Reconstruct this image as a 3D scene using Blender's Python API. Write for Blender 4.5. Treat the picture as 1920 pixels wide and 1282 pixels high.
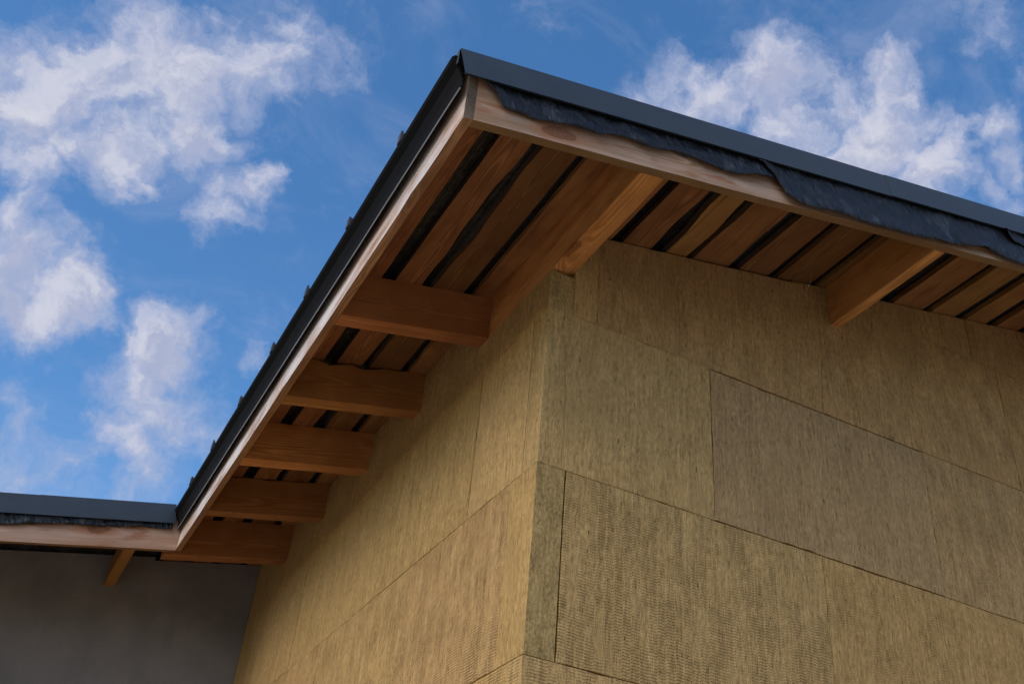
import bpy, bmesh, math, random
from mathutils import Matrix, Vector
from math import radians, sin, cos, pi

for o in list(bpy.data.objects):
    bpy.data.objects.remove(o, do_unlink=True)
scene = bpy.context.scene
COL = scene.collection
rng = random.Random(7)

# ------------------------------------------------------------------ camera
GZ = 3.785                                    # height of the wall datum above ground
TP = 0.2251                                   # roof slope (rise over run, along +x)
RH = 0.3607 + GZ                              # underside of the sheathing above x = 0
cam_d = bpy.data.cameras.new('camera')
cam = bpy.data.objects.new('camera', cam_d)
COL.objects.link(cam)
R = [[0.8822878, -0.4640575, 0.0788596], [0.3287422, 0.4875719, -0.8088276], [0.3368928, 0.7395432, 0.5827341]]
cam.matrix_world = Matrix(((R[0][0], -R[1][0], -R[2][0], -1.2687),
                           (R[0][1], -R[1][1], -R[2][1], -2.5163),
                           (R[0][2], -R[1][2], -R[2][2], -2.1848 + GZ),
                           (0, 0, 0, 1)))
cam_d.sensor_width = 36.0
cam_d.lens = 1971.0 / 1920.0 * 36.0
cam_d.clip_start = 0.05
cam_d.clip_end = 5000
scene.camera = cam

# ------------------------------------------------------------------ sky, sun, exposure
SUN_DIR = Vector((-0.78, -0.30, 0.58)).normalized()    # towards the sun: behind the camera, veiled by cloud
elev = math.asin(SUN_DIR.z)
azim = math.atan2(SUN_DIR.x, SUN_DIR.y)                # clockwise from +y
world = bpy.data.worlds.new('World')
scene.world = world
world.use_nodes = True


class NT:
    """small helper to wire node trees"""
    def __init__(s, tree):
        s.t = tree
        s.t.nodes.clear()

    def n(s, typ, **kw):
        nd = s.t.nodes.new(typ)
        for k, v in kw.items():
            setattr(nd, k, v)
        return nd

    def put(s, sock, v):
        if v is None:
            return
        if isinstance(v, bpy.types.NodeSocket):
            s.t.links.new(v, sock)
        else:
            if hasattr(sock, 'default_value'):
                try:
                    sock.default_value = v
                except Exception:
                    sock.default_value = (v[0], v[1], v[2], 1.0)

    def math(s, op, a, b=None, c=None, clamp=False):
        nd = s.n('ShaderNodeMath', operation=op, use_clamp=clamp)
        for i, v in enumerate((a, b, c)):
            s.put(nd.inputs[i], v)
        return nd.outputs[0]

    def vmath(s, op, a, b=None, scale=None):
        nd = s.n('ShaderNodeVectorMath', operation=op)
        s.put(nd.inputs[0], a)
        s.put(nd.inputs[1], b)
        if scale is not None:
            s.put(nd.inputs['Scale'], scale)
        return nd.outputs['Value'] if op in ('DISTANCE', 'LENGTH', 'DOT_PRODUCT') else nd.outputs[0]

    def noise(s, vec, scale, detail=4, rough=0.55, dist=0.0, lac=2.0):
        nd = s.n('ShaderNodeTexNoise')
        s.put(nd.inputs['Vector'], vec)
        nd.inputs['Scale'].default_value = scale
        nd.inputs['Detail'].default_value = detail
        nd.inputs['Roughness'].default_value = rough
        nd.inputs['Lacunarity'].default_value = lac
        nd.inputs['Distortion'].default_value = dist
        return nd.outputs['Fac']

    def ramp(s, v, lo, hi, a=0.0, b=1.0, smooth=True):
        nd = s.n('ShaderNodeMapRange', interpolation_type='SMOOTHSTEP' if smooth else 'LINEAR')
        s.put(nd.inputs['Value'], v)
        nd.inputs['From Min'].default_value = lo
        nd.inputs['From Max'].default_value = hi
        nd.inputs['To Min'].default_value = a
        nd.inputs['To Max'].default_value = b
        return nd.outputs[0]

    def mix(s, f, a, b, blend='MIX'):
        nd = s.n('ShaderNodeMix', data_type='RGBA', blend_type=blend)
        s.put(nd.inputs[0], f)
        s.put(nd.inputs[6], a)
        s.put(nd.inputs[7], b)
        return nd.outputs[2]

    def comb(s, x, y, z):
        nd = s.n('ShaderNodeCombineXYZ')
        for i, v in enumerate((x, y, z)):
            s.put(nd.inputs[i], v)
        return nd.outputs[0]

    def sep(s, v):
        nd = s.n('ShaderNodeSeparateXYZ')
        s.put(nd.inputs[0], v)
        return nd.outputs


def c4(c):
    return (c[0], c[1], c[2], 1.0)


SKY_STRENGTH = 0.15
w = NT(world.node_tree)
sky = w.n('ShaderNodeTexSky', sky_type='NISHITA')
sky.sun_disc = False
sky.sun_elevation = elev
sky.sun_rotation = azim
sky.altitude = 200.0
sky.air_density = 1.0
sky.dust_density = 0.8
sky.ozone_density = 2.2
geo = w.n('ShaderNodeTexCoord')
vdir = w.vmath('NORMALIZE', geo.outputs['Generated'])
# cumulus drifting over: (direction x, y, z, angular radius, weight)
CLOUDS = [(-0.127, 0.745, 0.655, 0.042, 1.0), (-0.141, 0.732, 0.667, 0.033, 0.9), (-0.095, 0.725, 0.682, 0.048, 1.0), (-0.054, 0.708, 0.704, 0.049, 1.0), (-0.012, 0.699, 0.715, 0.041, 1.0), (0.035, 0.684, 0.729, 0.045, 0.95), (0.003, 0.669, 0.743, 0.032, 0.8), (0.04, 0.656, 0.754, 0.038, 0.7), (0.086, 0.646, 0.758, 0.043, 0.55), (0.088, 0.668, 0.739, 0.029, 0.5), (-0.042, 0.759, 0.65, 0.036, 1.0), (-0.066, 0.756, 0.651, 0.02, 0.8), (-0.02, 0.766, 0.642, 0.02, 0.8), (0.018, 0.738, 0.675, 0.035, 1.0), (0.049, 0.766, 0.641, 0.035, 0.8), (0.075, 0.753, 0.654, 0.021, 0.9), (0.078, 0.772, 0.631, 0.019, 0.6), (-0.126, 0.773, 0.622, 0.031, 0.95), (-0.101, 0.781, 0.617, 0.023, 0.8), (-0.106, 0.811, 0.576, 0.029, 0.7), (-0.081, 0.832, 0.549, 0.038, 1.0), (-0.04, 0.842, 0.538, 0.033, 1.1), (-0.075, 0.85, 0.522, 0.034, 1.0), (-0.016, 0.838, 0.546, 0.013, 0.9), (0.045, 0.858, 0.512, 0.040, 0.95), (0.10, 0.862, 0.497, 0.022, 0.6), (-0.085, 0.765, 0.637, 0.03, 0.8), (0.019, 0.854, 0.52, 0.02, 0.8), (0.075, 0.871, 0.485, 0.042, 0.9), (0.114, 0.874, 0.472, 0.028, 0.7), (-0.058, 0.886, 0.46, 0.021, 0.4), (-0.033, 0.874, 0.485, 0.013, 0.5), (-0.022, 0.915, 0.402, 0.045, 0.65), (0.034, 0.889, 0.457, 0.035, 0.55), (0.05, 0.905, 0.42, 0.05, 0.32), (0.125, 0.838, 0.532, 0.014, 0.6), (0.386, 0.535, 0.752, 0.034, 0.7), (0.418, 0.513, 0.75, 0.038, 0.95), (0.45, 0.477, 0.755, 0.041, 1.0), (0.484, 0.486, 0.728, 0.041, 1.0), (0.498, 0.458, 0.737, 0.036, 0.85), (0.518, 0.419, 0.746, 0.031, 0.95), (0.537, 0.451, 0.713, 0.044, 1.0), (0.58, 0.444, 0.683, 0.03, 1.0), (0.581, 0.416, 0.699, 0.019, 0.8), (0.597, 0.384, 0.705, 0.023, 0.8), (0.624, 0.392, 0.676, 0.024, 0.8), (0.622, 0.416, 0.663, 0.017, 0.7), (0.639, 0.412, 0.65, 0.02, 0.8), (0.553, 0.335, 0.763, 0.032, 0.45), (0.418, 0.473, 0.775, 0.032, 0.4), (0.595, 0.349, 0.724, 0.02, 0.5), (0.524, 0.493, 0.695, 0.027, 0.9), (0.243, 0.556, 0.795, 0.044, 0.25)]
def warp(vec, scale, amt, detail):
    nd = w.n('ShaderNodeTexNoise')
    w.put(nd.inputs['Vector'], vec)
    nd.inputs['Scale'].default_value = scale
    nd.inputs['Detail'].default_value = detail
    nd.inputs['Roughness'].default_value = 0.6
    return w.vmath('ADD', vec, w.vmath('SCALE', w.vmath('SUBTRACT', nd.outputs['Color'], (0.5, 0.5, 0.5)), scale=amt))


vw = warp(vdir, 13.0, 0.095, 6)
acc = None
for (x, y, z, r, wt) in CLOUDS:
    dd = w.vmath('DISTANCE', vw, (x, y, z))
    v = w.ramp(dd, r * 1.95, r * 0.15, 0.0, wt)
    acc = v if acc is None else w.math('MAXIMUM', acc, v)
# the same broken cumulus over the rest of the sky
far = w.ramp(w.vmath('DISTANCE', vdir, (0.337, 0.74, 0.583)), 0.50, 0.72)
rest = w.math('MULTIPLY', w.ramp(w.noise(vdir, 3.2, 3, 0.5), 0.46, 0.60), far)
acc = w.math('MAXIMUM', acc, rest)
n1 = w.noise(vw, 15.0, 6, 0.6)
n2 = w.noise(w.vmath('ADD', vw, w.vmath('SCALE', tuple(SUN_DIR), scale=0.022)), 15.0, 4, 0.55)
edge = w.math('ADD', acc, w.math('MULTIPLY', w.math('SUBTRACT', n1, 0.5), 2.1))
mask = w.math('MULTIPLY', w.ramp(edge, 0.05, 1.05), w.ramp(acc, 0.0, 0.32))
wisp = w.math('MULTIPLY', w.ramp(w.noise(w.vmath('MULTIPLY', vdir, (1.0, 2.2, 2.0)), 5.0, 6, 0.62, 0.6), 0.46, 0.78), 0.38)
mask = w.math('MINIMUM', w.math('MAXIMUM', mask, wisp), 0.93)
shade = w.ramp(w.math('SUBTRACT', n1, n2), -0.13, 0.13)
ccol = w.mix(shade, (0.36, 0.385, 0.52, 1), (0.60, 0.60, 0.67, 1))
ccol = w.mix(w.ramp(edge, 0.4, 1.4), (0.36, 0.41, 0.58, 1), ccol)
gain = w.ramp(w.vmath('DOT_PRODUCT', vdir, tuple(SUN_DIR)), 0.3, 1.0, 0.82, 1.7)
bg1 = w.n('ShaderNodeBackground')
bg1.inputs['Strength'].default_value = SKY_STRENGTH
hs = w.n('ShaderNodeHueSaturation')
hs.inputs['Saturation'].default_value = 1.25
w.put(hs.inputs['Color'], sky.outputs[0])
w.put(bg1.inputs['Color'], hs.outputs[0])
bg2 = w.n('ShaderNodeBackground')
w.put(bg2.inputs['Strength'], gain)
w.put(bg2.inputs['Color'], ccol)
mx = w.n('ShaderNodeMixShader')
w.put(mx.inputs[0], mask)
w.t.links.new(bg1.outputs[0], mx.inputs[1])
w.t.links.new(bg2.outputs[0], mx.inputs[2])
wout = w.n('ShaderNodeOutputWorld')
w.t.links.new(mx.outputs[0], wout.inputs[0])

world.cycles.sampling_method = 'MANUAL'
world.cycles.sample_map_resolution = 256
sun_d = bpy.data.lights.new('sun', 'SUN')
sun_d.energy = 1.2
sun_d.angle = radians(42)
sun_d.color = (1.0, 0.94, 0.84)
sun = bpy.data.objects.new('sun', sun_d)
COL.objects.link(sun)
sun.rotation_euler = (-SUN_DIR).to_track_quat('-Z', 'Y').to_euler()
sun.location = SUN_DIR * 30

vs = scene.view_settings
vs.view_transform = 'Standard'
vs.look = 'None'
vs.exposure = 0.5
vs.gamma = 1.0
vs.use_curve_mapping = False
scene.cycles.max_bounces = 4
scene.cycles.diffuse_bounces = 3
scene.cycles.glossy_bounces = 2


# ------------------------------------------------------------------ materials
def material(name):
    m = bpy.data.materials.new(name)
    m.use_nodes = True
    t = NT(m.node_tree)
    b = t.n('ShaderNodeBsdfPrincipled')
    o = t.n('ShaderNodeOutputMaterial')
    t.t.links.new(b.outputs[0], o.inputs[0])
    return m, t, b


def bump(t, b, h, strength, dist):
    nd = t.n('ShaderNodeBump')
    nd.inputs['Strength'].default_value = strength
    nd.inputs['Distance'].default_value = dist
    t.put(nd.inputs['Height'], h)
    t.t.links.new(nd.outputs[0], b.inputs['Normal'])


def wood_mat(name, light, dark, weather=0.0, grey=(0.42, 0.38, 0.36), rough=0.75, ring=0.0055, stain=0.0):
    """softwood sawn along the local x axis: growth rings round an offset pith, knots, checks"""
    m, t, b = material(name)
    co = t.n('ShaderNodeTexCoord').outputs['Object']
    oi = t.n('ShaderNodeObjectInfo')
    rnd = oi.outputs['Random']
    off = t.comb(t.math('MULTIPLY', rnd, 47.3), t.math('MULTIPLY', t.math('FRACT', t.math('MULTIPLY', rnd, 13.7)), 3.0),
                 t.math('MULTIPLY', t.math('FRACT', t.math('MULTIPLY', rnd, 29.1)), 3.0))
    p = t.vmath('ADD', co, off)
    # knots
    kv = t.n('ShaderNodeTexVoronoi', feature='F1')
    kn_ = t.n('ShaderNodeTexNoise')
    t.put(kn_.inputs['Vector'], t.vmath('MULTIPLY', p, (9.0, 22.0, 22.0)))
    kn_.inputs['Detail'].default_value = 3
    kn_.inputs['Scale'].default_value = 1.0
    kw = t.vmath('SCALE', t.vmath('SUBTRACT', kn_.outputs['Color'], (0.5, 0.5, 0.5)), scale=0.13)
    t.put(kv.inputs['Vector'], t.vmath('ADD', t.vmath('MULTIPLY', p, (1.9, 5.5, 5.5)), kw))
    kv.inputs['Scale'].default_value = 1.0
    pick = t.sep(kv.outputs['Color'])[0]
    kd = t.math('ADD', kv.outputs['Distance'], t.ramp(pick, 0.25, 0.45, 0.6, 0.0))
    # growth rings
    s = t.sep(co)
    r1 = t.math('SUBTRACT', t.math('FRACT', t.math('MULTIPLY', rnd, 7.31)), 0.5)
    r2 = t.math('SUBTRACT', t.math('FRACT', t.math('MULTIPLY', rnd, 17.9)), 0.5)
    low = t.noise(t.vmath('MULTIPLY', p, (1.1, 6.0, 6.0)), 1.0, 2, 0.5)
    yy = t.math('ADD', s[1], t.math('ADD', t.math('MULTIPLY', r1, 0.14), t.math('MULTIPLY', t.math('MULTIPLY', s[0], r2), 0.05)))
    zz = t.math('ADD', s[2], t.math('ADD', t.math('MULTIPLY', r2, 0.05), 0.035))
    rad = t.vmath('LENGTH', t.comb(0.0, yy, zz))
    rad = t.math('ADD', rad, t.math('MULTIPLY', low, 0.055))
    rad = t.math('ADD', rad, t.math('MULTIPLY', t.ramp(kd, 0.36, 0.0), 0.022))
    ph = t.math('MULTIPLY', rad, 2 * pi / ring)
    rings = t.math('ADD', t.math('MULTIPLY', t.math('SINE', ph), 0.5), 0.5)
    rings = t.math('POWER', rings, 1.6)
    fib = t.noise(t.vmath('MULTIPLY', p, (6.0, 260.0, 260.0)), 1.0, 3, 0.6)
    band = t.noise(t.vmath('MULTIPLY', p, (1.5, 26.0, 26.0)), 1.0, 3, 0.55)
    blotch = t.noise(p, 3.3, 4, 0.6)
    f = t.math('ADD', t.math('MULTIPLY', rings, 0.42), t.math('ADD', t.math('MULTIPLY', fib, 0.30), t.math('MULTIPLY', band, 0.42)))
    col = t.mix(t.ramp(f, 0.25, 0.95, smooth=False), c4(dark), c4(light))
    col = t.mix(t.ramp(blotch, 0.35, 0.72, 0.0, 0.6), col, c4((dark[0] * 0.75, dark[1] * 0.7, dark[2] * 0.65)))
    # object to object variation in hue
    var = t.n('ShaderNodeHueSaturation')
    t.put(var.inputs['Color'], col)
    t.put(var.inputs['Value'], t.ramp(t.math('FRACT', t.math('MULTIPLY', rnd, 5.77)), 0, 1, 0.62, 1.22, False))
    t.put(var.inputs['Hue'], t.ramp(t.math('FRACT', t.math('MULTIPLY', rnd, 3.37)), 0, 1, 0.489, 0.514, False))
    col = var.outputs[0]
    if weather:
        wz = t.math('MULTIPLY', t.ramp(t.math('ADD', t.math('MULTIPLY', band, 0.6), t.math('MULTIPLY', blotch, 0.6)), 0.42, 0.72), weather)
        col = t.mix(wz, col, c4(grey))
    if stain:
        sn = t.noise(t.vmath('MULTIPLY', p, (3.2, 17.0, 17.0)), 1.0, 4, 0.6)
        col = t.mix(t.ramp(sn, 0.50, 0.68, 0.0, stain), col, c4((dark[0] * 0.75, dark[1] * 0.6, dark[2] * 0.5)))
        col = t.mix(t.ramp(kd, 0.30, 0.06, 0.0, stain * 0.9), col, c4((dark[0] * 0.8, dark[1] * 0.6, dark[2] * 0.45)))
    # knots and their dark rims, drying checks
    kn = t.ramp(kd, 0.115, 0.08)
    rim = t.math('MULTIPLY', t.ramp(kd, 0.135, 0.115), t.ramp(kd, 0.08, 0.11))
    krng = t.math('ADD', t.math('MULTIPLY', t.math('SINE', t.math('MULTIPLY', kd, 420.0)), 0.22), 0.62)
    col = t.mix(t.math('MULTIPLY', kn, krng), col, c4((dark[0] * 0.38, dark[1] * 0.3, dark[2] * 0.28)))
    col = t.mix(t.math('MULTIPLY', rim, 0.5), col, c4((dark[0] * 0.2, dark[1] * 0.15, dark[2] * 0.14)))
    chk = t.noise(t.vmath('MULTIPLY', p, (1.1, 95.0, 95.0)), 1.0, 2, 0.5)
    ck = t.math('MULTIPLY', t.ramp(chk, 0.735, 0.775), t.ramp(blotch, 0.45, 0.6))
    col = t.mix(t.math('MULTIPLY', ck, 0.8), col, c4((0.02, 0.012, 0.008)))
    t.put(b.inputs['Base Color'], col)
    b.inputs['Roughness'].default_value = rough
    b.inputs['Specular IOR Level'].default_value = 0.25
    h = t.math('ADD', t.math('MULTIPLY', rings, 0.35), t.math('ADD', fib, t.math('MULTIPLY', ck, -1.5)))
    bump(t, b, h, 0.55, 0.0012)
    return m


M = {}
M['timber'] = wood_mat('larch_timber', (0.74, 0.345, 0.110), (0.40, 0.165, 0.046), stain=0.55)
M['timber_under_shaded'] = wood_mat('larch_underside_shaded', (0.50, 0.285, 0.145), (0.27, 0.135, 0.062))  # unweathered browner larch, its colour also darkened to stand for shade
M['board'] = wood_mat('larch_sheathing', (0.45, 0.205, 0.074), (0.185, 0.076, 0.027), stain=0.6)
M['fascia'] = wood_mat('fascia_larch', (0.68, 0.43, 0.29), (0.38, 0.19, 0.10), weather=0.38, grey=(0.64, 0.47, 0.39), ring=0.004, stain=0.95)
M['fascia_grey'] = wood_mat('weathered_fascia', (0.66, 0.45, 0.32), (0.36, 0.21, 0.13), weather=0.9, grey=(0.66, 0.60, 0.57), ring=0.0045, stain=0.6)

# end grain / bark
m, t, b = material('bark_edge')
co = t.n('ShaderNodeTexCoord').outputs['Object']
t.put(b.inputs['Base Color'], t.mix(t.noise(co, 60, 5, 0.6), (0.03, 0.016, 0.010, 1), (0.13, 0.065, 0.035, 1)))
b.inputs['Roughness'].default_value = 0.9
M['bark'] = m

m, t, b = material('end_grain')
co = t.n('ShaderNodeTexCoord').outputs['Object']
er = t.math('SINE', t.math('MULTIPLY', t.vmath('LENGTH', t.vmath('ADD', co, (0, 0.06, 0.02))), 2 * pi / 0.006))
t.put(b.inputs['Base Color'], t.mix(t.math('ADD', t.math('MULTIPLY', er, 0.3), t.noise(co, 90, 4, 0.6)), (0.05, 0.032, 0.02, 1), (0.17, 0.115, 0.075, 1)))
b.inputs['Roughness'].default_value = 0.9
M['endgrain'] = m

# stone wool boards
m, t, b = material('stone_wool')
co = t.n('ShaderNodeTexCoord').outputs['Object']
s = t.sep(co)
oi = t.n('ShaderNodeObjectInfo')
rnd = oi.outputs['Random']
u = t.math('ADD', t.math('ADD', s[0], s[1]), t.math('MULTIPLY', rnd, 9.0))
z = s[2]
zr = t.math('ADD', z, t.math('MULTIPLY', rnd, 5.0))
wob = t.math('MULTIPLY', t.math('SUBTRACT', t.noise(t.comb(u, zr, 0.0), 5.0, 3, 0.6), 0.5), 0.03)
uw = t.math('ADD', u, wob)
fine = t.noise(t.comb(t.math('MULTIPLY', uw, 200.0), t.math('MULTIPLY', zr, 34.0), 0.0), 1.0, 3, 0.7)
fib = t.noise(t.comb(t.math('MULTIPLY', uw, 88.0), t.math('MULTIPLY', zr, 10.0), 2.0), 1.0, 4, 0.65)
clump = t.noise(t.comb(t.math('MULTIPLY', uw, 70.0), t.math('MULTIPLY', zr, 42.0), 6.0), 1.0, 4, 0.65)
strk = t.noise(t.comb(t.math('MULTIPLY', uw, 24.0), t.math('MULTIPLY', zr, 2.6), 5.0), 1.0, 4, 0.6)
wide = t.noise(t.comb(t.math('MULTIPLY', uw, 5.0), t.math('MULTIPLY', zr, 2.4), 8.0), 1.0, 5, 0.6)
# pressed ridges in vertical columns
CW = 0.031
cu = t.math('DIVIDE', t.math('ADD', u, t.math('MULTIPLY', wob, 0.25)), CW)
cid = t.math('FLOOR', cu)
cf = t.math('FRACT', cu)
wn = t.n('ShaderNodeTexWhiteNoise', noise_dimensions='1D')
t.put(wn.inputs['W'], cid)
crand = wn.outputs['Value']
zz = t.math('ADD', t.math('ADD', z, t.math('MULTIPLY', crand, 0.02)), t.math('ADD', t.math('MULTIPLY', cf, 0.002), t.math('MULTIPLY', clump, 0.006)))
ridge = t.math('SINE', t.math('MULTIPLY', zz, 2 * pi / 0.0092))
cw = t.math('MULTIPLY', t.ramp(cf, 0.0, 0.13), t.ramp(cf, 1.0, 0.87))
gate = t.ramp(t.noise(t.comb(t.math('MULTIPLY', cid, 0.37), t.math('MULTIPLY', zr, 5.0), 3.0), 1.0, 4, 0.6), 0.32, 0.66)
ridge = t.math('MULTIPLY', t.math('MULTIPLY', ridge, cw), t.math('MULTIPLY', gate, oi.outputs['Alpha']))
base = t.mix(1.0, oi.outputs['Color'], (1.0, 0.915, 0.80, 1), 'MULTIPLY')
f = t.math('ADD', t.math('ADD', t.math('MULTIPLY', fine, 0.38), t.math('MULTIPLY', clump, 0.30)), t.math('ADD', t.math('MULTIPLY', fib, 0.34), t.math('MULTIPLY', strk, 0.20)))
col = t.mix(t.ramp(f, 0.43, 0.79, smooth=False), t.mix(1.0, base, (0.43, 0.395, 0.335, 1), 'MULTIPLY'), t.mix(1.0, base, (1.44, 1.41, 1.35, 1), 'MULTIPLY'))
# darker, greener and greyer fibres where less binder took
gmask = t.math('MULTIPLY', t.ramp(wide, 0.50, 0.68), t.ramp(t.math('ADD', t.math('MULTIPLY', strk, 0.5), t.math('MULTIPLY', clump, 0.5)), 0.42, 0.62))
col = t.mix(t.math('MULTIPLY', gmask, 0.5), col, t.mix(1.0, base, (0.56, 0.53, 0.49, 1), 'MULTIPLY'))
col = t.mix(t.math('MULTIPLY', ridge, 0.20), col, (0.08, 0.05, 0.02, 1))
fl = t.noise(t.comb(t.math('MULTIPLY', uw, 95.0), t.math('MULTIPLY', zr, 30.0), 11.0), 1.0, 2, 0.5)
col = t.mix(t.ramp(fl, 0.66, 0.76, 0, 0.8), col, (0.06, 0.045, 0.025, 1))
col = t.mix(t.ramp(fl, 0.27, 0.20, 0, 0.5), col, (0.62, 0.50, 0.36, 1))
# knife creases between the lamellae
cr = t.math('FRACT', t.math('DIVIDE', t.math('ADD', uw, t.math('MULTIPLY', wob, 0.3)), 0.245))
crm = t.math('MULTIPLY', t.ramp(t.math('ABSOLUTE', t.math('SUBTRACT', cr, 0.5)), 0.0075, 0.003), t.ramp(wide, 0.44, 0.55))
col = t.mix(t.math('MULTIPLY', crm, 0.45), col, (0.10, 0.07, 0.03, 1))
t.put(b.inputs['Base Color'], col)
b.inputs['Roughness'].default_value = 0.95
b.inputs['Specular IOR Level'].default_value = 0.1
h = t.math('ADD', t.math('MULTIPLY', ridge, -0.6), t.math('ADD', t.math('MULTIPLY', fine, 0.8), t.math('ADD', t.math('MULTIPLY', fib, 1.2), t.math('ADD', t.math('MULTIPLY', clump, 1.0), t.math('MULTIPLY', strk, 0.5)))))
bump(t, b, h, 0.85, 0.0045)
M['wool'] = m

# cut end of a stone wool board: no ridges, darker felted fibres
m, t, b = material('stone_wool_cut')
co = t.n('ShaderNodeTexCoord').outputs['Object']
n1_ = t.noise(t.vmath('MULTIPLY', co, (120.0, 120.0, 62.0)), 1.0, 4, 0.7)
n2_ = t.noise(t.vmath('MULTIPLY', co, (22.0, 22.0, 9.0)), 1.0, 4, 0.65)
k_ = t.math('ADD', t.math('MULTIPLY', n1_, 0.65), t.math('MULTIPLY', n2_, 0.45))
t.put(b.inputs['Base Color'], t.mix(t.ramp(k_, 0.40, 0.72, smooth=False), (0.17, 0.114, 0.046, 1), (0.56, 0.375, 0.150, 1)))
b.inputs['Roughness'].default_value = 0.95
b.inputs['Specular IOR Level'].default_value = 0.1
bump(t, b, k_, 0.9, 0.008)
M['wool_cut'] = m

# coated steel
def metal_mat(name, colr, rough, spec=0.5):
    m, t, b = material(name)
    co = t.n('ShaderNodeTexCoord').outputs['Object']
    n = t.noise(co, 7.0, 4, 0.6)
    n2 = t.noise(t.vmath('MULTIPLY', co, (1.0, 1.0, 14.0)), 9.0, 4, 0.6)
    k = t.math('ADD', t.math('MULTIPLY', n, 0.5), t.math('MULTIPLY', n2, 0.5))
    t.put(b.inputs['Base Color'], t.mix(t.ramp(k, 0.35, 0.7), c4([v * 0.86 for v in colr]), c4([v * 1.12 for v in colr])))
    t.put(b.inputs['Roughness'], t.ramp(k, 0.3, 0.7, rough - 0.06, rough + 0.08))
    b.inputs['Specular IOR Level'].default_value = spec
    bump(t, b, t.noise(co, 3.0, 2, 0.5), 0.12, 0.01)
    return m


M['steel'] = metal_mat('anthracite_steel', (0.030, 0.041, 0.056), 0.42)
M['steel_dark'] = metal_mat('dark_drip_steel', (0.009, 0.008, 0.0075), 0.7, 0.06)
M['hem'] = metal_mat('hem_highlight_steel', (0.20, 0.20, 0.20), 0.45)  # much paler than the drip steel: edge highlight painted in
M['seam'] = metal_mat('seam_steel', (0.035, 0.038, 0.042), 0.55)

# black roofing underlay with faded pale print
m, t, b = material('black_underlay')
co = t.n('ShaderNodeTexCoord').outputs['Object']
s = t.sep(co)
n = t.noise(co, 14.0, 5, 0.6)
n2 = t.noise(t.vmath('MULTIPLY', co, (40.0, 40.0, 16.0)), 1.0, 4, 0.65)
col = t.mix(t.ramp(n, 0.35, 0.75), (0.003, 0.0035, 0.005, 1), (0.010, 0.011, 0.015, 1))
col = t.mix(t.math('MULTIPLY', t.ramp(n2, 0.52, 0.74), 0.5), col, (0.040, 0.046, 0.056, 1))
zs = t.math('SUBTRACT', s[2], t.math('MULTIPLY', s[0], TP))
lx = t.math('ADD', s[0], t.math('MULTIPLY', zs, 0.35))
dots = t.math('MULTIPLY', t.ramp(t.math('ABSOLUTE', t.math('SUBTRACT', t.math('FRACT', t.math('DIVIDE', lx, 0.034)), 0.5)), 0.26, 0.18),
              t.ramp(t.math('ABSOLUTE', t.math('SUBTRACT', t.math('FRACT', t.math('DIVIDE', zs, 0.026)), 0.5)), 0.34, 0.24))
gp = t.ramp(t.noise(t.comb(lx, zs, 0.0), 3.2, 2, 0.5), 0.56, 0.62)
bars = t.ramp(t.noise(t.comb(t.math('MULTIPLY', lx, 16.0), t.math('MULTIPLY', zs, 7.0), 4.0), 1.0, 1, 0.4), 0.60, 0.66)
pm = t.math('MAXIMUM', t.math('MULTIPLY', t.math('MULTIPLY', dots, gp), t.ramp(n2, 0.42, 0.6, 0.0, 0.8)), t.math('MULTIPLY', bars, 0.7))
col = t.mix(t.math('MULTIPLY', pm, t.ramp(n2, 0.3, 0.7, 0.25, 0.7)), col, (0.060, 0.068, 0.080, 1))
t.put(b.inputs['Base Color'], col)
b.inputs['Roughness'].default_value = 0.45
b.inputs['Specular IOR Level'].default_value = 0.4
crk = t.noise(t.comb(t.math('MULTIPLY', lx, 26.0), t.math('MULTIPLY', t.math('SUBTRACT', zs, t.math('MULTIPLY', s[0], 0.5)), 9.0), 1.0), 1.0, 2, 0.5)
crk = t.math('ABSOLUTE', t.math('SUBTRACT', crk, 0.5))
bump(t, b, t.math('ADD', t.math('ADD', n, t.math('MULTIPLY', n2, 0.3)), t.math('MULTIPLY', crk, 1.8)), 0.8, 0.012)
M['underlay'] = m

# plaster of the wing
m, t, b = material('grey_plaster')
co = t.n('ShaderNodeTexCoord').outputs['Object']
n = t.noise(co, 2.2, 5, 0.6)
n2 = t.noise(t.vmath('MULTIPLY', co, (1.0, 1.0, 0.5)), 7.0, 5, 0.65)
n3 = t.noise(co, 150.0, 3, 0.6)
k = t.math('ADD', t.math('MULTIPLY', n, 0.6), t.math('ADD', t.math('MULTIPLY', n2, 0.3), t.math('MULTIPLY', n3, 0.1)))
col = t.mix(t.ramp(k, 0.34, 0.66), (0.165, 0.153, 0.149, 1), (0.245, 0.220, 0.210, 1))
sp = t.noise(co, 38.0, 2, 0.5)
col = t.mix(t.ramp(sp, 0.76, 0.80, 0, 0.6), col, (0.05, 0.04, 0.035, 1))
t.put(b.inputs['Base Color'], col)
b.inputs['Roughness'].default_value = 0.92
bump(t, b, t.math('ADD', t.math('MULTIPLY', n3, 0.5), n2), 0.5, 0.004)
M['plaster'] = m

# ground
m, t, b = material('sandy_ground')
co = t.n('ShaderNodeTexCoord').outputs['Object']
n = t.math('ADD', t.noise(co, 0.35, 6, 0.6), t.ramp(t.vmath('LENGTH', co), 10.0, 24.0, -0.25, 0.2))
n2 = t.noise(co, 9.0, 5, 0.65)
col = t.mix(t.ramp(n2, 0.3, 0.7), (0.38, 0.29, 0.19, 1), (0.56, 0.44, 0.30, 1))
col = t.mix(t.ramp(n, 0.42, 0.50), col, t.mix(n2, (0.035, 0.06, 0.018, 1), (0.09, 0.115, 0.035, 1)))
t.put(b.inputs['Base Color'], col)
b.inputs['Roughness'].default_value = 0.95
bump(t, b, n2, 0.6, 0.03)
M['ground'] = m

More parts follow.
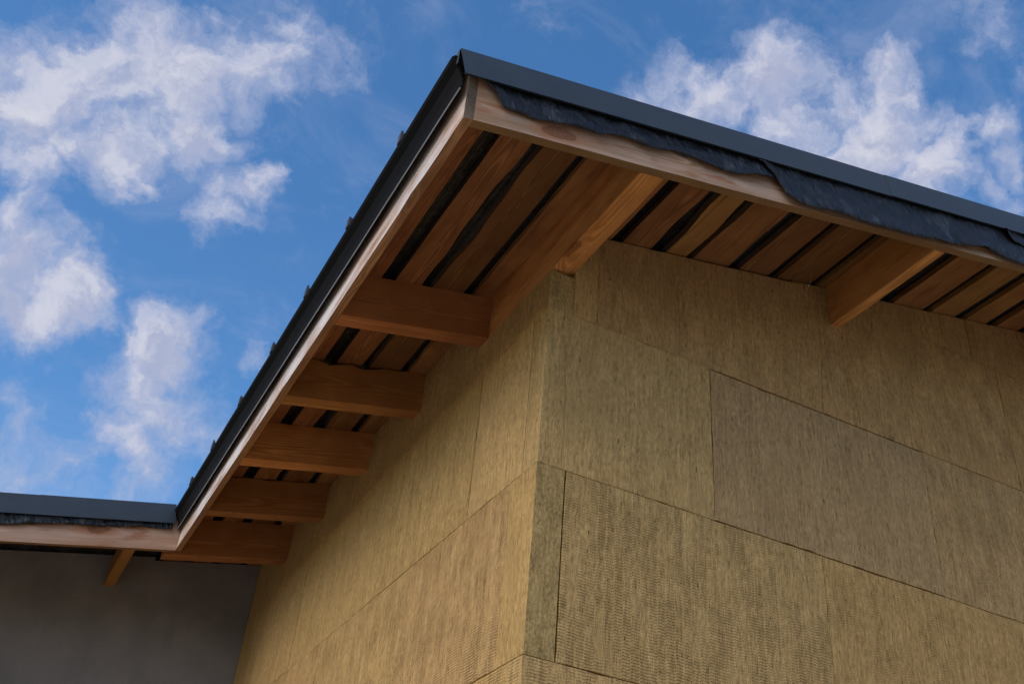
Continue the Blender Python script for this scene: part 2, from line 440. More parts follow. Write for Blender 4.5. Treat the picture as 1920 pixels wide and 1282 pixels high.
m, t, b = material('silk')
co = t.n('ShaderNodeTexCoord').outputs['Object']
t.put(b.inputs['Base Color'], t.mix(t.noise(co, 300, 2), (0.45, 0.42, 0.38, 1), (0.8, 0.78, 0.74, 1)))
b.inputs['Roughness'].default_value = 0.4
M['silk'] = m


# ------------------------------------------------------------------ mesh helpers
def S(x, y, h):
    """point on the sloping roof: plan position and height above the sheathing's underside"""
    return Vector((x, y, RH + TP * x + h))


def link(name, me, parent=None, mats=()):
    o = bpy.data.objects.new(name, me)
    COL.objects.link(o)
    if parent is not None:
        o.parent = parent
    for mm in mats:
        me.materials.append(mm)
    return o


def from_bm(name, bm, parent, mats, axis=None, smooth=False):
    """finish a bmesh made in world coordinates; axis = (origin, x dir) puts the local x along the grain"""
    bmesh.ops.recalc_face_normals(bm, faces=bm.faces)
    mw = None
    if axis is not None:
        org, xd = axis
        xd = Vector(xd).normalized()
        zd = Vector((0, 0, 1))
        yd = zd.cross(xd).normalized()
        zd = xd.cross(yd)
        mw = Matrix(((xd.x, yd.x, zd.x, org[0]), (xd.y, yd.y, zd.y, org[1]), (xd.z, yd.z, zd.z, org[2]), (0, 0, 0, 1)))
        bm.transform(mw.inverted())
    me = bpy.data.meshes.new(name)
    bm.to_mesh(me)
    bm.free()
    if smooth:
        for p in me.polygons:
            p.use_smooth = True
    o = link(name, me, parent, mats)
    if mw is not None:
        o.matrix_local = mw
    return o


def loft(bm, rings, cap=True, closed=True):
    vr = [[bm.verts.new(p) for p in r] for r in rings]
    n = len(vr[0])
    fs = []
    for a, c in zip(vr, vr[1:]):
        for i in range(n if closed else n - 1):
            j = (i + 1) % n
            fs.append(bm.faces.new((a[i], a[j], c[j], c[i])))
    if cap and closed:
        bm.faces.new(vr[0][::-1])
        bm.faces.new(vr[-1])
    return vr, fs


def soft(bm, w_):
    es = [e for e in bm.edges if len(e.link_faces) == 2 and e.calc_face_angle(0) > 0.6]
    bmesh.ops.bevel(bm, geom=es, offset=w_, segments=1, profile=0.5, affect='EDGES', clamp_overlap=True)


def wob(x, seed, amp, f=3.0):
    return amp * (0.55 * sin(x * f * 2.1 + seed * 1.7) + 0.3 * sin(x * f * 5.3 + seed * 3.1) + 0.2 * sin(x * f * 11.7 + seed * 5.9))


# ------------------------------------------------------------------ ground
bm = bmesh.new()
n = 24
ext = 1500.0
gv = {}
for i in range(n + 1):
    for j in range(n + 1):
        a = (i / n * 2 - 1)
        c = (j / n * 2 - 1)
        px = math.copysign(abs(a) ** 3, a) * ext
        py = math.copysign(abs(c) ** 3, c) * ext
        gv[i, j] = bm.verts.new((px, py, 0.0 if abs(px) < 30 and abs(py) < 30 else 0.4 * sin(px * 0.01) * cos(py * 0.013)))
for i in range(n):
    for j in range(n):
        bm.faces.new((gv[i, j], gv[i + 1, j], gv[i + 1, j + 1], gv[i, j + 1]))
g = from_bm('ground', bm, None, [M['ground']])
g['kind'] = 'structure'

# ------------------------------------------------------------------ house
house = bpy.data.objects.new('house', None)
COL.objects.link(house)
house.empty_display_size = 0.5
house['label'] = 'unfinished house with stone wool insulated walls, timber eaves and dark metal roof edge'
house['category'] = 'house'

X1 = 6.0        # far end of the gable wall
Y1 = 8.0        # rear of the house
YB = 3.668      # front face of the plastered wing
XW = -3.4       # outer wall of the wing
E = 0.604       # eave overhang
RK = 0.579      # verge overhang (fascia front)
TF = 0.030      # fascia thickness
YW = 2.955      # front of the wing's fascia


def wall_core(name, x0, x1, y0, y1, mat, label=None, up=-0.004):
    bm = bmesh.new()
    nseg = 6
    rings = []
    for k in range(nseg + 1):
        x = x0 + (x1 - x0) * k / nseg
        top = RH + TP * x + up
        rings.append([(x, y0, 0.0), (x, y1, 0.0), (x, y1, top), (x, y0, top)])
    loft(bm, rings)
    o = from_bm(name, bm, house, [mat])
    if label:
        o['label'] = label
    return o


gable = wall_core('gable_wall', 0.106, X1 - 0.1, 0.106, 0.30, M['plaster'])
gable['label'] = 'wall under the verge, clad in darker brown stone wool boards'
eave_w = wall_core('eave_wall', 0.106, 0.30, 0.302, YB + 0.2, M['plaster'])
eave_w['label'] = 'wall under the eave, clad in lighter yellow stone wool boards'
wing = wall_core('plaster_wall', XW, -E - 0.01, YB, YB + 0.25, M['plaster'], up=0.018)
wing2 = wall_core('plaster_wall', -E - 0.01, -0.002, YB + 0.0005, YB + 0.25, M['plaster'])
wing['label'] = 'dark grey plastered wall of the lower wing'
wall_core('rear_wall', XW, X1, Y1 - 0.25, Y1, M['plaster'])
wall_core('side_wall', X1 - 0.098, X1, 0.002, Y1 - 0.252, M['plaster'])
wall_core('wing_side_wall', XW, XW + 0.25, YB + 0.252, Y1 - 0.252, M['plaster'])


def panel(parent, plane, u0, u1, z0, z1, colr, emboss, proud=0.0, ztop=None, g=0.0002, lean=0.0, leanl=0.0, seed=0, jt=0.0022):
    """one stone wool board; plane 'x' = gable wall (face y=0), 'y' = eave wall (face x=0).
    ztop(u) gives a sloping cut along the roof"""
    r = random.Random(seed * 7919 + 13)
    step = 0.014
    ph_ = [r.random() * 6.28 for _ in range(6)]
    amp_ = jt

    def gapn(s_):
        v_ = sin(s_ * 9 + ph_[0]) + 0.8 * sin(s_ * 23 + ph_[1]) + 0.6 * sin(s_ * 61 + ph_[2]) + 0.5 * (r.random() - 0.5) * 2
        return max(0.0, v_ - 0.2) * 0.5 * amp_ + r.random() * 0.0003
    proud += r.random() * 0.0022
    pts = []
    nu = max(2, int((u1 - u0) / step))
    j = lambda a: (r.random() - 0.5) * 2 * a
    zt = (lambda u_: z1 - g) if ztop is None else (lambda u_: min(z1 - g, ztop(u_)))
    for i in range(nu + 1):
        u_ = u0 + g + (u1 - u0 - 2 * g) * i / nu
        pts.append((u_, z0 + g + (gapn(u_) if 0 < i < nu else 0)))
    hR = zt(u1 - g) - z0
    nz = max(2, int(hR / step))
    for i in range(1, nz):
        pts.append((u1 - g - gapn(z0 + i * step) + lean * i / nz, z0 + g + (hR - g) * i / nz))
    for i in range(nu, -1, -1):
        u_ = u0 + g + (u1 - u0 - 2 * g) * i / nu
        pts.append((u_ + leanl + (lean - leanl) * i / nu, zt(u_) - (0 if i in (0, nu) else gapn(u_ + 5))))
    hL = zt(u0 + g) - z0
    nz = max(2, int(hL / step))
    for i in range(nz - 1, 0, -1):
        pts.append((u0 + g + gapn(z0 + i * step + 9) + leanl * i / nz, z0 + g + (hL - g) * i / nz))
    cu_ = sum(p[0] for p in pts) / len(pts)
    cz_ = sum(p[1] for p in pts) / len(pts)
    bev = 0.0007
    P = (lambda u_, d, z_: (u_, d - proud, z_ + GZ)) if plane == 'x' else (lambda u_, d, z_: (d - proud, u_, z_ + GZ))
    bm = bmesh.new()

    def inset(p, a):
        du, dz = p[0] - cu_, p[1] - cz_
        wu, wz = max(abs(u1 - u0) / 2, .01), max(abs(z1 - z0) / 2, .01)
        return (p[0] - a * max(-1, min(1, du / wu * 1.02)), p[1] - a * max(-1, min(1, dz / wz * 1.02)))
    rings = [[P(p[0], 0.098, p[1]) for p in pts], [P(p[0], bev * 1.2, p[1]) for p in pts],
             [P(*(lambda q: (q[0], 0.0, q[1]))(inset(p, bev))) for p in pts]]
    loft(bm, rings)
    o = from_bm('insulation_panel', bm, parent, [M['wool'], M['wool_cut']])
    if plane == 'y' and u0 < 0.01:
        for p in o.data.polygons:
            if p.normal.y < -0.8:
                p.material_index = 1
    o.color = (colr[0], colr[1], colr[2], emboss)
    return o


OCH = (0.46, 0.318, 0.152)
BRN = (0.45, 0.300, 0.150)
GRY = (0.40, 0.288, 0.164)
YEL = (0.47, 0.340, 0.168)
def tint(c, r, a=0.05):
    k = 1 + (r.random() - 0.5) * 2 * a
    return (c[0] * k, c[1] * k * (1 + (r.random() - 0.5) * 0.03), c[2] * k * (1 + (r.random() - 0.5) * 0.08))


pr_ = random.Random(4)
zroof = lambda x: 0.3607 + TP * x - 0.006
k = 0
# gable wall, course by course (datum z = 0 is the joint below the corner block)
panel(gable, 'x', 0.190, 1.188, 0.0, 0.6, BRN, 0.7, 0.0, zroof, lean=0.047, seed=1)
panel(gable, 'x', 0.0955, 0.190, 0.0, 0.6, (0.46, 0.32, 0.15), 0.15, 0.001, zroof, seed=2)
panel(gable, 'x', 1.1885, 2.230, 0.0, 0.6, BRN, 0.75, 0.0005, zroof, leanl=0.047, seed=3)
panel(gable, 'x', 2.232, 3.23, 0.0, 0.6, (0.44, 0.29, 0.14), 0.7, -0.001, zroof, seed=4)
for i, u0 in enumerate((3.232, 4.232, 5.232)):
    panel(gable, 'x', u0, min(u0 + 0.998, X1), 0.0, 0.6, tint(BRN, pr_), 0.7, 0.0, zroof, seed=10 + i)
for i, (u0, u1) in enumerate(((1.10, 2.10), (2.10, 3.10), (3.10, 4.10), (4.10, 5.10), (5.10, 6.0))):
    panel(gable, 'x', u0, u1, 0.6, 1.2, tint(BRN, pr_), 0.7, 0.0, zroof, g=0.0006, seed=20 + i)
for i, (u0, u1) in enumerate(((3.78, 4.78), (4.78, 6.0))):
    panel(gable, 'x', u0, u1, 1.2, 1.8, tint(BRN, pr_), 0.7, 0.0, zroof, seed=30 + i)
panel(gable, 'x', 0.0, 0.665, -0.602, 0.0, (0.47, 0.34, 0.168), 0.45, 0.0, seed=40)
panel(gable, 'x', 0.667, 1.680, -0.600, -0.004, GRY, 0.35, -0.0012, jt=0.004, seed=41)
panel(gable, 'x', 1.682, 2.682, -0.602, -0.001, (0.43, 0.305, 0.162), 0.9, 0.0, seed=42)
for i, u0 in enumerate((2.684, 3.684, 4.684, 5.684)):
    panel(gable, 'x', u0, min(u0 + 0.998, X1), -0.602, 0.0, tint(BRN, pr_), 0.7, 0.0, seed=50 + i)
panel(gable, 'x', 0.104, 1.112, -1.2, -0.6025, YEL, 1.0, 0.0, seed=60)
panel(gable, 'x', 1.114, 2.112, -1.2, -0.6030, (0.45, 0.315, 0.148), 0.6, -0.0005, seed=61)
for i, u0 in enumerate((2.114, 3.114, 4.114, 5.114)):
    panel(gable, 'x', u0, min(u0 + 0.998, X1), -1.2, -0.6025, tint(YEL, pr_), 0.8, 0.0, seed=70 + i)
zc = [-1.2005, -1.80, -2.40, -3.0, -3.6, -3.785]
for c in range(5):
    u0 = 0.0 if c % 2 == 0 else 0.104
    first = 0.42 if c % 2 == 0 else 0.9
    edges = [u0, u0 + first]
    while edges[-1] + 1.0 < X1 - 0.2:
        edges.append(edges[-1] + 1.0)
    edges.append(X1)
    for i, (a, c2) in enumerate(zip(edges, edges[1:])):
        panel(gable, 'x', a, c2, zc[c + 1], zc[c] - 0.001, tint(YEL, pr_), 0.7, 0.0, seed=100 + c * 10 + i)
# eave wall
panel(eave_w, 'y', 0.0, 0.500, 0.0, 0.160, (0.48, 0.335, 0.16), 0.1, 0.0, seed=200)
for i, u0 in enumerate((0.5705, 1.0, 2.0, 3.0)):
    panel(eave_w, 'y', u0, (1.0, 2.0, 3.0, YB)[i], 0.0, 0.356, tint(OCH, pr_, 0.02), 0.3, 0.0, jt=0.001, seed=201 + i)
panel(eave_w, 'y', 0.500, 0.5705, 0.0, 0.163, (0.48, 0.335, 0.16), 0.1, 0.0, jt=0.0005, seed=206)
panel(eave_w, 'y', 0.1005, 0.494, -0.602, 0.0, (0.485, 0.342, 0.165), 0.05, 0.0, jt=0.003, seed=210)
for i, u0 in enumerate((0.496, 1.496, 2.496, 3.496)):
    panel(eave_w, 'y', u0, min(u0 + 0.998, YB), -0.602, 0.0, tint((0.455, 0.318, 0.152), pr_, 0.02), 0.6, 0.0, jt=0.001, seed=211 + i)
for i, (u0, u1) in enumerate(((0.0, 0.172), (0.172, 0.995), (0.996, 1.995), (1.996, 2.995), (2.996, YB))):
    panel(eave_w, 'y', u0, u1, -1.2, -0.6022, tint(OCH, pr_, 0.02), 0.0 if i == 0 else 1.0, 0.0, jt=0.0001 if i == 0 else 0.0009, seed=220 + i)
for c in range(5):
    u0 = 0.099 if c % 2 == 0 else 0.0
    edges = [u0, u0 + (0.5 if c % 2 == 0 else 1.0)]
    while edges[-1] + 1.0 < YB - 0.2:
        edges.append(edges[-1] + 1.0)
    edges.append(YB)
    for i, (a, c2) in enumerate(zip(edges, edges[1:])):
        panel(eave_w, 'y', a, c2, zc[c + 1], zc[c] - 0.001, tint(OCH, pr_, 0.03), 0.8, 0.0, seed=300 + c * 10 + i)


# ------------------------------------------------------------------ timber frame
def beam(name, rings, axis, mat, bev=0.003, label=None, parent=None):
    bm = bmesh.new()
    loft(bm, rings)
    soft(bm, bev)
    o = from_bm(name, bm, parent or house, [mat], axis)
    if label:
        o['label'] = label
    return o


def rafter(y0, y1, xo, depth=0.196, wane=0.0, seed=0):
    nseg = 12
    rings = []
    for i in range(nseg + 1):
        x = xo + (0.003 - xo) * i / nseg
        wn_ = wane * max(0.0, sin(i / nseg * pi * 1.1 + 0.2)) * (0.6 + 0.4 * sin(i * 1.9 + seed)) if wane else 0.0
        rings.append([S(x, y0, -0.001 - wn_), S(x, y1, -0.001), S(x, y1, -depth + wob(x, seed + 3, 0.0012)), S(x, y0, -depth + wob(x, seed, 0.0015))])
    return beam('rafter', rings, (S(-0.3, (y0 + y1) / 2, -depth / 2), (1, 0, TP)), M['timber'])


rafter(0.497, 0.570, -E + TF, seed=1)
rafter(1.138, 1.215, -E + TF, wane=0.028, seed=2)
rafter(1.758, 1.838, -E + TF, seed=3)
rafter(2.388, 2.462, -E + TF, wane=0.010, seed=4)
r5 = rafter(2.992, 3.085, -0.655, depth=0.208, seed=5)

# wall plate that runs out past the corner to carry the verge, then purlins
def long_y(name, x0, x1, y0, y1, h0, h1, mat, seed=0, notch=False):
    nseg = max(2, int((y1 - y0) / 0.12))
    rings = []
    for i in range(nseg + 1):
        y = y0 + (y1 - y0) * i / nseg
        q = wob(y, seed, 0.0013)
        rings.append([S(x0, y, h1), S(x1, y, h1), S(x1, y, h0 + q), S(x0, y, h0 + q)])
    return beam(name, rings, (S((x0 + x1) / 2, (y0 + y1) / 2, (h0 + h1) / 2), (0, 1, 0)), mat)


pl_ = long_y('wall_plate', 0.004, 0.0935, -RK + TF, 0.569, -0.1965, -0.001, M['timber'], 1)
for i, x in enumerate((1.281, 2.561, 3.841, 5.121)):
    long_y('purlin', x, x + 0.056, -RK + TF, 0.12, -0.197, -0.001, M['timber'], 4 + i)
for i, x in enumerate((-0.850, -2.05, -3.2)):
    long_y('purlin', x, x + 0.058, YW + TF, YB + 0.05, -0.170 if i == 0 else -0.19, -0.001, M['timber'], 14 + i)


# fascia boards
def fascia_x(name, x0, x1, yf, h0, h1, mat, seed):
    nseg = int((x1 - x0) / 0.1)
    rings = []
    for i in range(nseg + 1):
        x = x0 + (x1 - x0) * i / nseg
        q = wob(x, seed, 0.0016, 2.2)
        yq = wob(x, seed + 9, 0.0012, 1.5)
        rings.append([S(x, yf + yq, h0 + q), S(x, yf + TF + yq, h0 + q), S(x, yf + TF + yq, h1), S(x, yf + yq, h1)])
    o = beam(name, rings, (S((x0 + x1) / 2, yf, (h0 + h1) / 2), (1, 0, TP)), mat, 0.002)
    o.data.materials.append(M['timber_under_shaded'])  # underside and back: unweathered larch with shade in its colour
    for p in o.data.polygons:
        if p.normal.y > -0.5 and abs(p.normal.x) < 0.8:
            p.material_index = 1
    return o


f1 = fascia_x('fascia_board', -E + TF + 0.001, 3.9, -RK, -0.1935, 0.024, M['fascia'], 2)
f1['label'] = 'pinkish larch board along the verge with black membrane hanging over it'
fascia_x('fascia_board', 3.902, X1 + 0.3, -RK, -0.1935, 0.024, M['fascia'], 5)
f2 = fascia_x('fascia_board', XW - 0.5, -E - 0.001, YW, -0.200, 0.024, M['fascia'], 8)
f2['label'] = 'larch board along the edge of the lower wing roof'
bm = bmesh.new()
rings = []
nseg = 38
ya, yb = -RK - 0.0015, YW + TF - 0.002
for i in range(nseg + 1):
    y = ya + (yb - ya) * i / nseg
    q = wob(y, 3, 0.0016, 2.0)
    # a split knot has torn a bite out of the lower edge
    bite = 0.018 * math.exp(-((y + 0.235) / 0.05) ** 2)
    x0, x1 = -E + wob(y, 6, 0.001), -E + TF + wob(y, 6, 0.001)
    rings.append([S(x0, y, -0.1935 + q + bite * 1.0), S(x1, y, -0.1935 + q), S(x1, y, 0.024), S(x0, y, 0.024)])
f3 = beam('fascia_board', rings, (S(-E, 1.2, -0.08), (0, 1, 0)), M['fascia_grey'], 0.002)
f3.data.materials.append(M['endgrain'])
f3.data.materials.append(M['timber_under_shaded'])
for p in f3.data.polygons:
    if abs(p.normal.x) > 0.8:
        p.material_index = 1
    elif p.normal.y < 0.5:          # only the outer face has weathered; other sides take larch with painted shade
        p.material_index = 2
f3['label'] = 'greyed weathered board along the eave'

# ------------------------------------------------------------------ roof
YV = -0.609         # front of the verge flashing
XE = -0.664         # edge of the roof sheet at the eave
YWV = 2.930         # front of the wing's verge flashing
XWE = XW - 0.6
XR = X1 + 0.35
outl = [(XE, YV + 0.012), (XR, YV + 0.012), (XR, Y1 + 0.5), (XWE, Y1 + 0.5), (XWE, YWV + 0.012), (XE, YWV + 0.012)]
bm = bmesh.new()
loft(bm, [[S(x, y, 0.030) for x, y in outl], [S(x, y, 0.0315) for x, y in outl]])
roof = from_bm('roof', bm, house, [M['steel']])
roof['label'] = 'dark metal roof on gapped larch sheathing'

# underlay lying on the sheathing, seen black through the gaps
o2 = [(-E - 0.004, -RK + 0.006), (XR - 0.02, -RK + 0.006), (XR - 0.02, Y1 + 0.48), (XWE + 0.02, Y1 + 0.48), (XWE + 0.02, YW + 0.004), (-E - 0.004, YW + 0.004)]
bm = bmesh.new()
loft(bm, [[S(x, y, 0.0262) for x, y in o2], [S(x, y, 0.0275) for x, y in o2]])
um = from_bm('underlay_membrane', bm, roof, [M['underlay']])

# sheathing boards run parallel to the eave
GAPS = [(-0.573, None), (-0.457, -0.399), (-0.292, -0.247), (-0.121, -0.079), (0.078, 0.082), (0.243, 0.289), (0.412, 0.478), (0.572, 0.618),
        (0.779, 0.838), (0.982, 1.026), (1.195, 1.244), (1.405, 1.409), (1.577, 1.666), (1.846, 1.898), (2.045, 2.120), (2.245, 2.318),
        (2.465, 2.53), (2.68, 2.74), (2.90, 2.95), (3.10, 3.16)]
WAVY = {1: 0.002, 2: 0.012, 6: 0.016, 7: 0.014, 8: 0.008}


def board(x0, x1, y0, y1, a0, a1, seed):
    nseg = max(8, int((y1 - y0) / 0.06))
    bm = bmesh.new()
    rings = []
    for i in range(nseg + 1):
        y = y0 + (y1 - y0) * i / nseg
        e0 = wob(y, seed, a0, 2.0)
        e1 = wob(y, seed + 4.4, a1, 2.0)
        wv = 0.55
        rings.append([S(x0 + e0, y, 0.0), S(x1 + e1, y, 0.0), S(x1 + e1 + a1 * wv, y, 0.0255), S(x0 + e0 - a0 * wv, y, 0.0255)])
    loft(bm, rings)
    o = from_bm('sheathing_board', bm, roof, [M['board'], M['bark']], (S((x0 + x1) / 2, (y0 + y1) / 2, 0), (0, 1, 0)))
    # waney edges keep their bark
    for p in o.data.polygons:
        if abs(p.normal.y) > 0.6 and max(a0, a1) > 0.006:
            p.material_index = 1
    return o


bs = []
xprev = -E + TF + 0.001
for i, (g0, g1) in enumerate(GAPS[1:], 1):
    a0 = WAVY.get(i - 1, 0.0025)
    a1 = WAVY.get(i, 0.0025)
    if g1 - g0 < 0.01:
        a1 = 0.0006
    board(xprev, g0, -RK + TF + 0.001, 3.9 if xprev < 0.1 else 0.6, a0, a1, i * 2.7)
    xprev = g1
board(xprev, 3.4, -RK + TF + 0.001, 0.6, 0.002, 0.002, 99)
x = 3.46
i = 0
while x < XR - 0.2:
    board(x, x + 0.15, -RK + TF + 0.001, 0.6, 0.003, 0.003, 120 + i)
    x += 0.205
    i += 1


# verge flashing: folded cap over the roof edge
def verge(name, x0, x1, yv, top, bot, proud=0.0, slant=0.0, endcap=False, mat=None):
    yf = yv - proud
    prof = [(yf + 0.010, bot + 0.003), (yf, bot), (yf - 0.0005, (top + bot) / 2), (yf, top), (yf + 0.070, top - 0.001), (yf + 0.072, 0.034),
            (yf + 0.069, 0.034), (yf + 0.067, top - 0.004), (yf + 0.0025, top - 0.003), (yf + 0.0025, bot + 0.0025), (yf + 0.010, bot + 0.0045)]
    bm = bmesh.new()
    nseg = max(2, int((x1 - x0) / 0.25))
    rings = []
    for i in range(nseg + 1):
        f_ = i / nseg
        x = x0 + (x1 - x0) * f_
        oil = wob(x, 2, 0.0006, 1.2)
        ring = []
        for (yy, hh) in prof:
            sl = slant * (top - hh) / (top - bot) if i == 0 else 0.0
            sr = 0.02 * (top - hh) / (top - bot) if (i == nseg and not endcap) else 0.0
            ring.append(S(x + sl + sr, yy + oil, hh))
        rings.append(ring)
    loft(bm, rings)
    return from_bm(name, bm, roof, [mat or M['steel']])


verge('verge_flashing', -0.652, 1.026, YV, 0.055, -0.043, 0.0, slant=0.026)
verge('verge_flashing', 1.018, 3.0, YV, 0.0555, -0.0425, 0.0022, slant=0.022)
verge('verge_flashing', 2.99, 4.98, YV, 0.055, -0.043, 0.0)
verge('verge_flashing', 4.97, XR, YV, 0.0555, -0.0425, 0.0022)
verge('verge_flashing', -1.327, -0.668, YWV, 0.053, -0.057, 0.0018)
verge('verge_flashing', -3.3, -1.318, YWV, 0.052, -0.056, 0.0, endcap=True)
verge('verge_flashing', XWE, -3.29, YWV, 0.053, -0.057, 0.0018, endcap=True)

# folded end of the verge cap at the eave
bm = bmesh.new()
pts = [(YV + 0.004, 0.052), (YV + 0.068, 0.049), (YV + 0.068, 0.002), (YV + 0.004, -0.006)]
loft(bm, [[S(-0.654, a, b_) for a, b_ in pts], [S(-0.652, a, b_) for a, b_ in pts]])
from_bm('flashing_end', bm, roof, [M['seam']])

# drip flashing under the sheet along the eave
bm = bmesh.new()
rings = []
nseg = 30
for i in range(nseg + 1):
    y = YV + 0.016 + (YW - 0.004 - YV - 0.016) * i / nseg
    q = wob(y, 4, 0.0012, 1.2)
    prof = [(XE - 0.004, 0.0295), (XE - 0.007, 0.020), (XE - 0.002, 0.008), (-0.648, -0.012), (-0.634, -0.045), (-0.626, -0.078), (-0.630, -0.086), (-0.627, -0.089),
            (-0.621, -0.080), (-0.628, -0.045), (-0.640, -0.010), (-0.640, 0.0295)]
    rings.append([S(x + q, y, h_ + q) for x, h_ in prof])
loft(bm, rings)
from_bm('drip_flashing', bm, roof, [M['steel_dark']])
# thin hem; the light along it is put into a paler steel colour
bm = bmesh.new()
rings = []
for i in range(nseg + 1):
    y = YV + 0.02 + (YW - 0.01 - YV - 0.02) * i / nseg
    q = wob(y, 4, 0.0012, 1.2)
    rings.append([S(-0.6305 + q, y, -0.0865 + q), S(-0.6285 + q, y, -0.0905 + q), S(-0.6265 + q, y, -0.0895 + q), S(-0.6285 + q, y, -0.0855 + q)])
loft(bm, rings)
from_bm('drip_hem', bm, roof, [M['hem']])

# standing seams; their folded ends stick out at the eave
for i, y in enumerate((-0.20, 0.27, 0.735, 1.175, 1.665, 2.15, 2.585)):
    bm = bmesh.new()
    w2 = 0.011
    rings = []
    for x, up in ((XE - 0.006, 0.026), (XE + 0.05, 0.030), (1.5, 0.030), (XR, 0.030)):
        rings.append([S(x, y - w2, 0.0318), S(x, y - w2, 0.0318 + up), S(x, y + w2, 0.0318 + up), S(x, y + w2, 0.0318)])
    loft(bm, rings)
    # folded tab
    tb = [S(XE - 0.010, y - 0.012, 0.022), S(XE - 0.010, y + 0.013, 0.022), S(XE - 0.010, y + 0.011, 0.060 + 0.003 * sin(i * 2.3)), S(XE - 0.010, y - 0.013, 0.066 + 0.004 * sin(i * 4.1))]
    tb2 = [p + Vector((0.008, 0, 0)) for p in tb]
    loft(bm, [tb, tb2])
    from_bm('standing_seam', bm, roof, [M['seam']])
for i in range(6):
    y = 3.07 + i * 0.48
    bm = bmesh.new()
    loft(bm, [[S(x, y - 0.011, 0.0318), S(x, y - 0.011, 0.062), S(x, y + 0.011, 0.062), S(x, y + 0.011, 0.0318)] for x in (XWE, XR)])
    from_bm('standing_seam', bm, roof, [M['seam']])


# membrane hanging over the verge board
def interp(tab, x):
    for (a, va), (c, vc) in zip(tab, tab[1:]):
        if a <= x <= c:
            f_ = (x - a) / (c - a) if c > a else 0
            return va + (vc - va) * f_
    return tab[0][1] if x < tab[0][0] else tab[-1][1]


def flap(tab, y_top, y_bot, x0, x1, seed, htop=0.022, left_curl=0.0, right_curl=0.0, label=None, sgn=1):
    nx = int((x1 - x0) / 0.008)
    nh = 10
    bm = bmesh.new()
    grid = []
    for i in range(nx + 1):
        x = x0 + (x1 - x0) * i / nx
        hb = min(interp(tab, x), htop - 0.004) + wob(x, seed, 0.0030, 7.0) + 0.0016 * sin(x * 230 + seed) * sin(x * 57)
        col = []
        for j_ in range(nh + 1):
            f_ = j_ / nh
            hh = htop + (hb - htop) * f_
            yy = y_top + (y_bot - y_top) * f_
            yy += f_ * (wob(x + 0.12 * f_, seed + 2, 0.0060, 5.0) + wob(x - 0.2 * f_, seed + 5, 0.0030, 14.0))
            yy -= 0.006 * f_ * (abs(sin(x * 17 + 9 * f_ + seed)) ** 0.6 - 0.6) + 0.004 * (abs(sin(x * 41 - 14 * f_ + seed * 2)) ** 0.6 - 0.6) * f_
            yy -= left_curl * f_ * math.exp(-((x - x0) / 0.07) ** 2)
            yy += right_curl * math.exp(-((x - x1) / 0.05) ** 2)
            lim = -RK - 0.0035 if y_top < 1 else YW - 0.003
            hid = (YV + 0.0045) if y_top < 1 else (YWV + 0.0045)
            yy = min(yy, lim)
            if hh > -0.048:
                yy = max(yy, hid)
            col.append(bm.verts.new(S(x, yy, hh)))
        grid.append(col)
    fs = []
    for i in range(nx):
        for j_ in range(nh):
            fs.append(bm.faces.new((grid[i][j_], grid[i + 1][j_], grid[i + 1][j_ + 1], grid[i][j_ + 1])))
    bmesh.ops.recalc_face_normals(bm, faces=bm.faces)
    r_ = bmesh.ops.solidify(bm, geom=bm.faces[:], thickness=0.0009)
    o = from_bm('underlay_membrane', bm, roof, [M['underlay']], smooth=True)
    if label:
        o['label'] = label
    return o


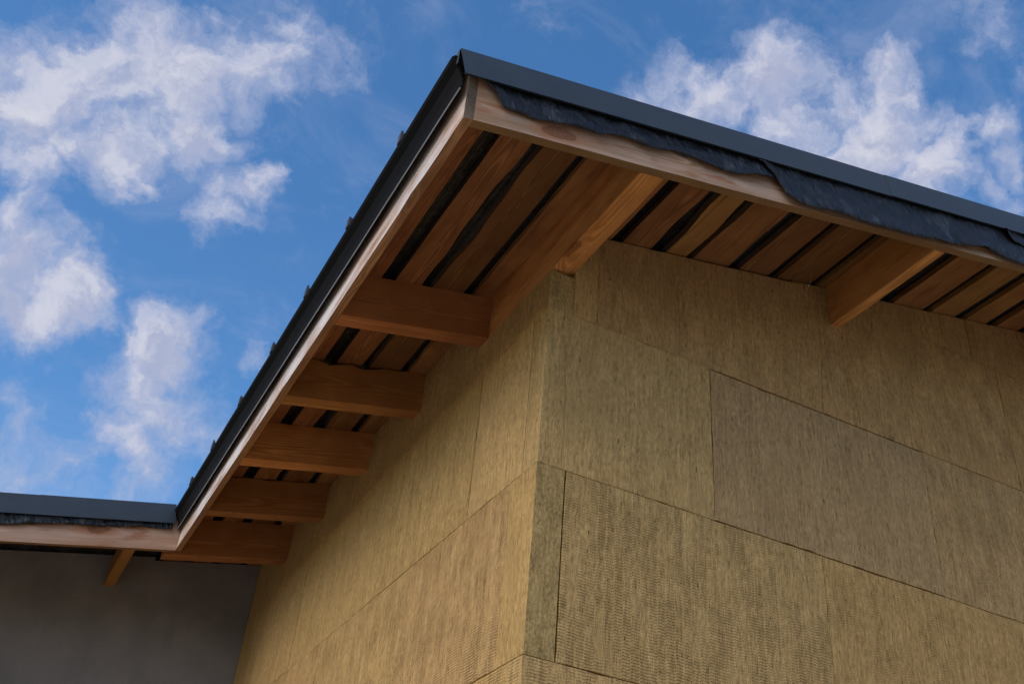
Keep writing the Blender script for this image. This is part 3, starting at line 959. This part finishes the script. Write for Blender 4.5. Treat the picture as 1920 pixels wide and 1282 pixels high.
T1 = [(-0.60, 0.0), (-0.565, -0.038), (-0.522, -0.072), (-0.507, -0.103), (-0.492, -0.125), (-0.457, -0.128), (-0.396, -0.133), (-0.37, -0.137), (-0.326, -0.128), (-0.254, -0.121), (-0.217, -0.124), (-0.161, -0.124), (-0.124, -0.113), (-0.057, -0.113), (0.002, -0.124), (0.042, -0.118), (0.102, -0.105), (0.174, -0.111), (0.257, -0.125), (0.321, -0.134), (0.387, -0.126), (0.472, -0.109), (0.6, -0.105)]
T2 = [(0.40, -0.02), (0.445, -0.048), (0.498, -0.089), (0.528, -0.141), (0.554, -0.175), (0.603, -0.188), (0.743, -0.195), (0.84, -0.195), (0.938, -0.204), (1.091, -0.2), (1.253, -0.192), (1.365, -0.184), (1.512, -0.166), (1.566, -0.181), (1.65, -0.198), (1.80, -0.205)]
T3 = [(1.58, 0.0), (1.617, -0.03), (1.668, -0.086), (1.717, -0.095), (1.80, -0.12), (1.95, -0.19), (2.4, -0.2), (3.2, -0.18), (4.2, -0.19), (6.4, -0.18)]
TW = [(-4.1, -0.12), (-1.46, -0.115), (-1.22, -0.098), (-0.8, -0.085), (-0.66, -0.09), (-0.62, -0.088)]
flap(T1, -0.589, -0.594, -0.592, 0.55, 1.0, left_curl=0.012, label='black underlay hanging ragged over the pale verge board')
flap(T2, -0.5925, -0.600, 0.41, 1.80, 2.0, left_curl=0.022, label='black underlay lap covering the whole verge board')
flap(T3, -0.5955, -0.606, 1.585, XR, 3.0, left_curl=0.022)
flap(TW, 2.948, 2.945, XWE, -0.655, 4.0, label='black underlay below the flashing of the lower wing')

# ------------------------------------------------------------------ a thread of spider silk
bm = bmesh.new()
a = Vector((1.150, -0.062, RH + TP * 1.15 + 0.001))
c = Vector((1.135, -0.030, 0.515 + GZ))
rings = []
for i in range(9):
    f_ = i / 8
    p = a.lerp(c, f_) + Vector((0.003 * sin(f_ * 5), 0.0, 0.0))
    rr = 0.00045
    rings.append([p + Vector((rr * cos(q), rr * sin(q), 0)) for q in (0, 2.1, 4.2)])
loft(bm, rings)
silk = from_bm('spider_thread', bm, None, [M['silk']])
silk['label'] = 'thin pale spider thread hanging from the sheathing beside the purlin'
silk['category'] = 'cobweb'
bm = bmesh.new()
bmesh.ops.create_icosphere(bm, subdivisions=2, radius=0.0026, matrix=Matrix.Translation(a.lerp(c, 0.52)))
from_bm('husk', bm, silk, [M['silk']])
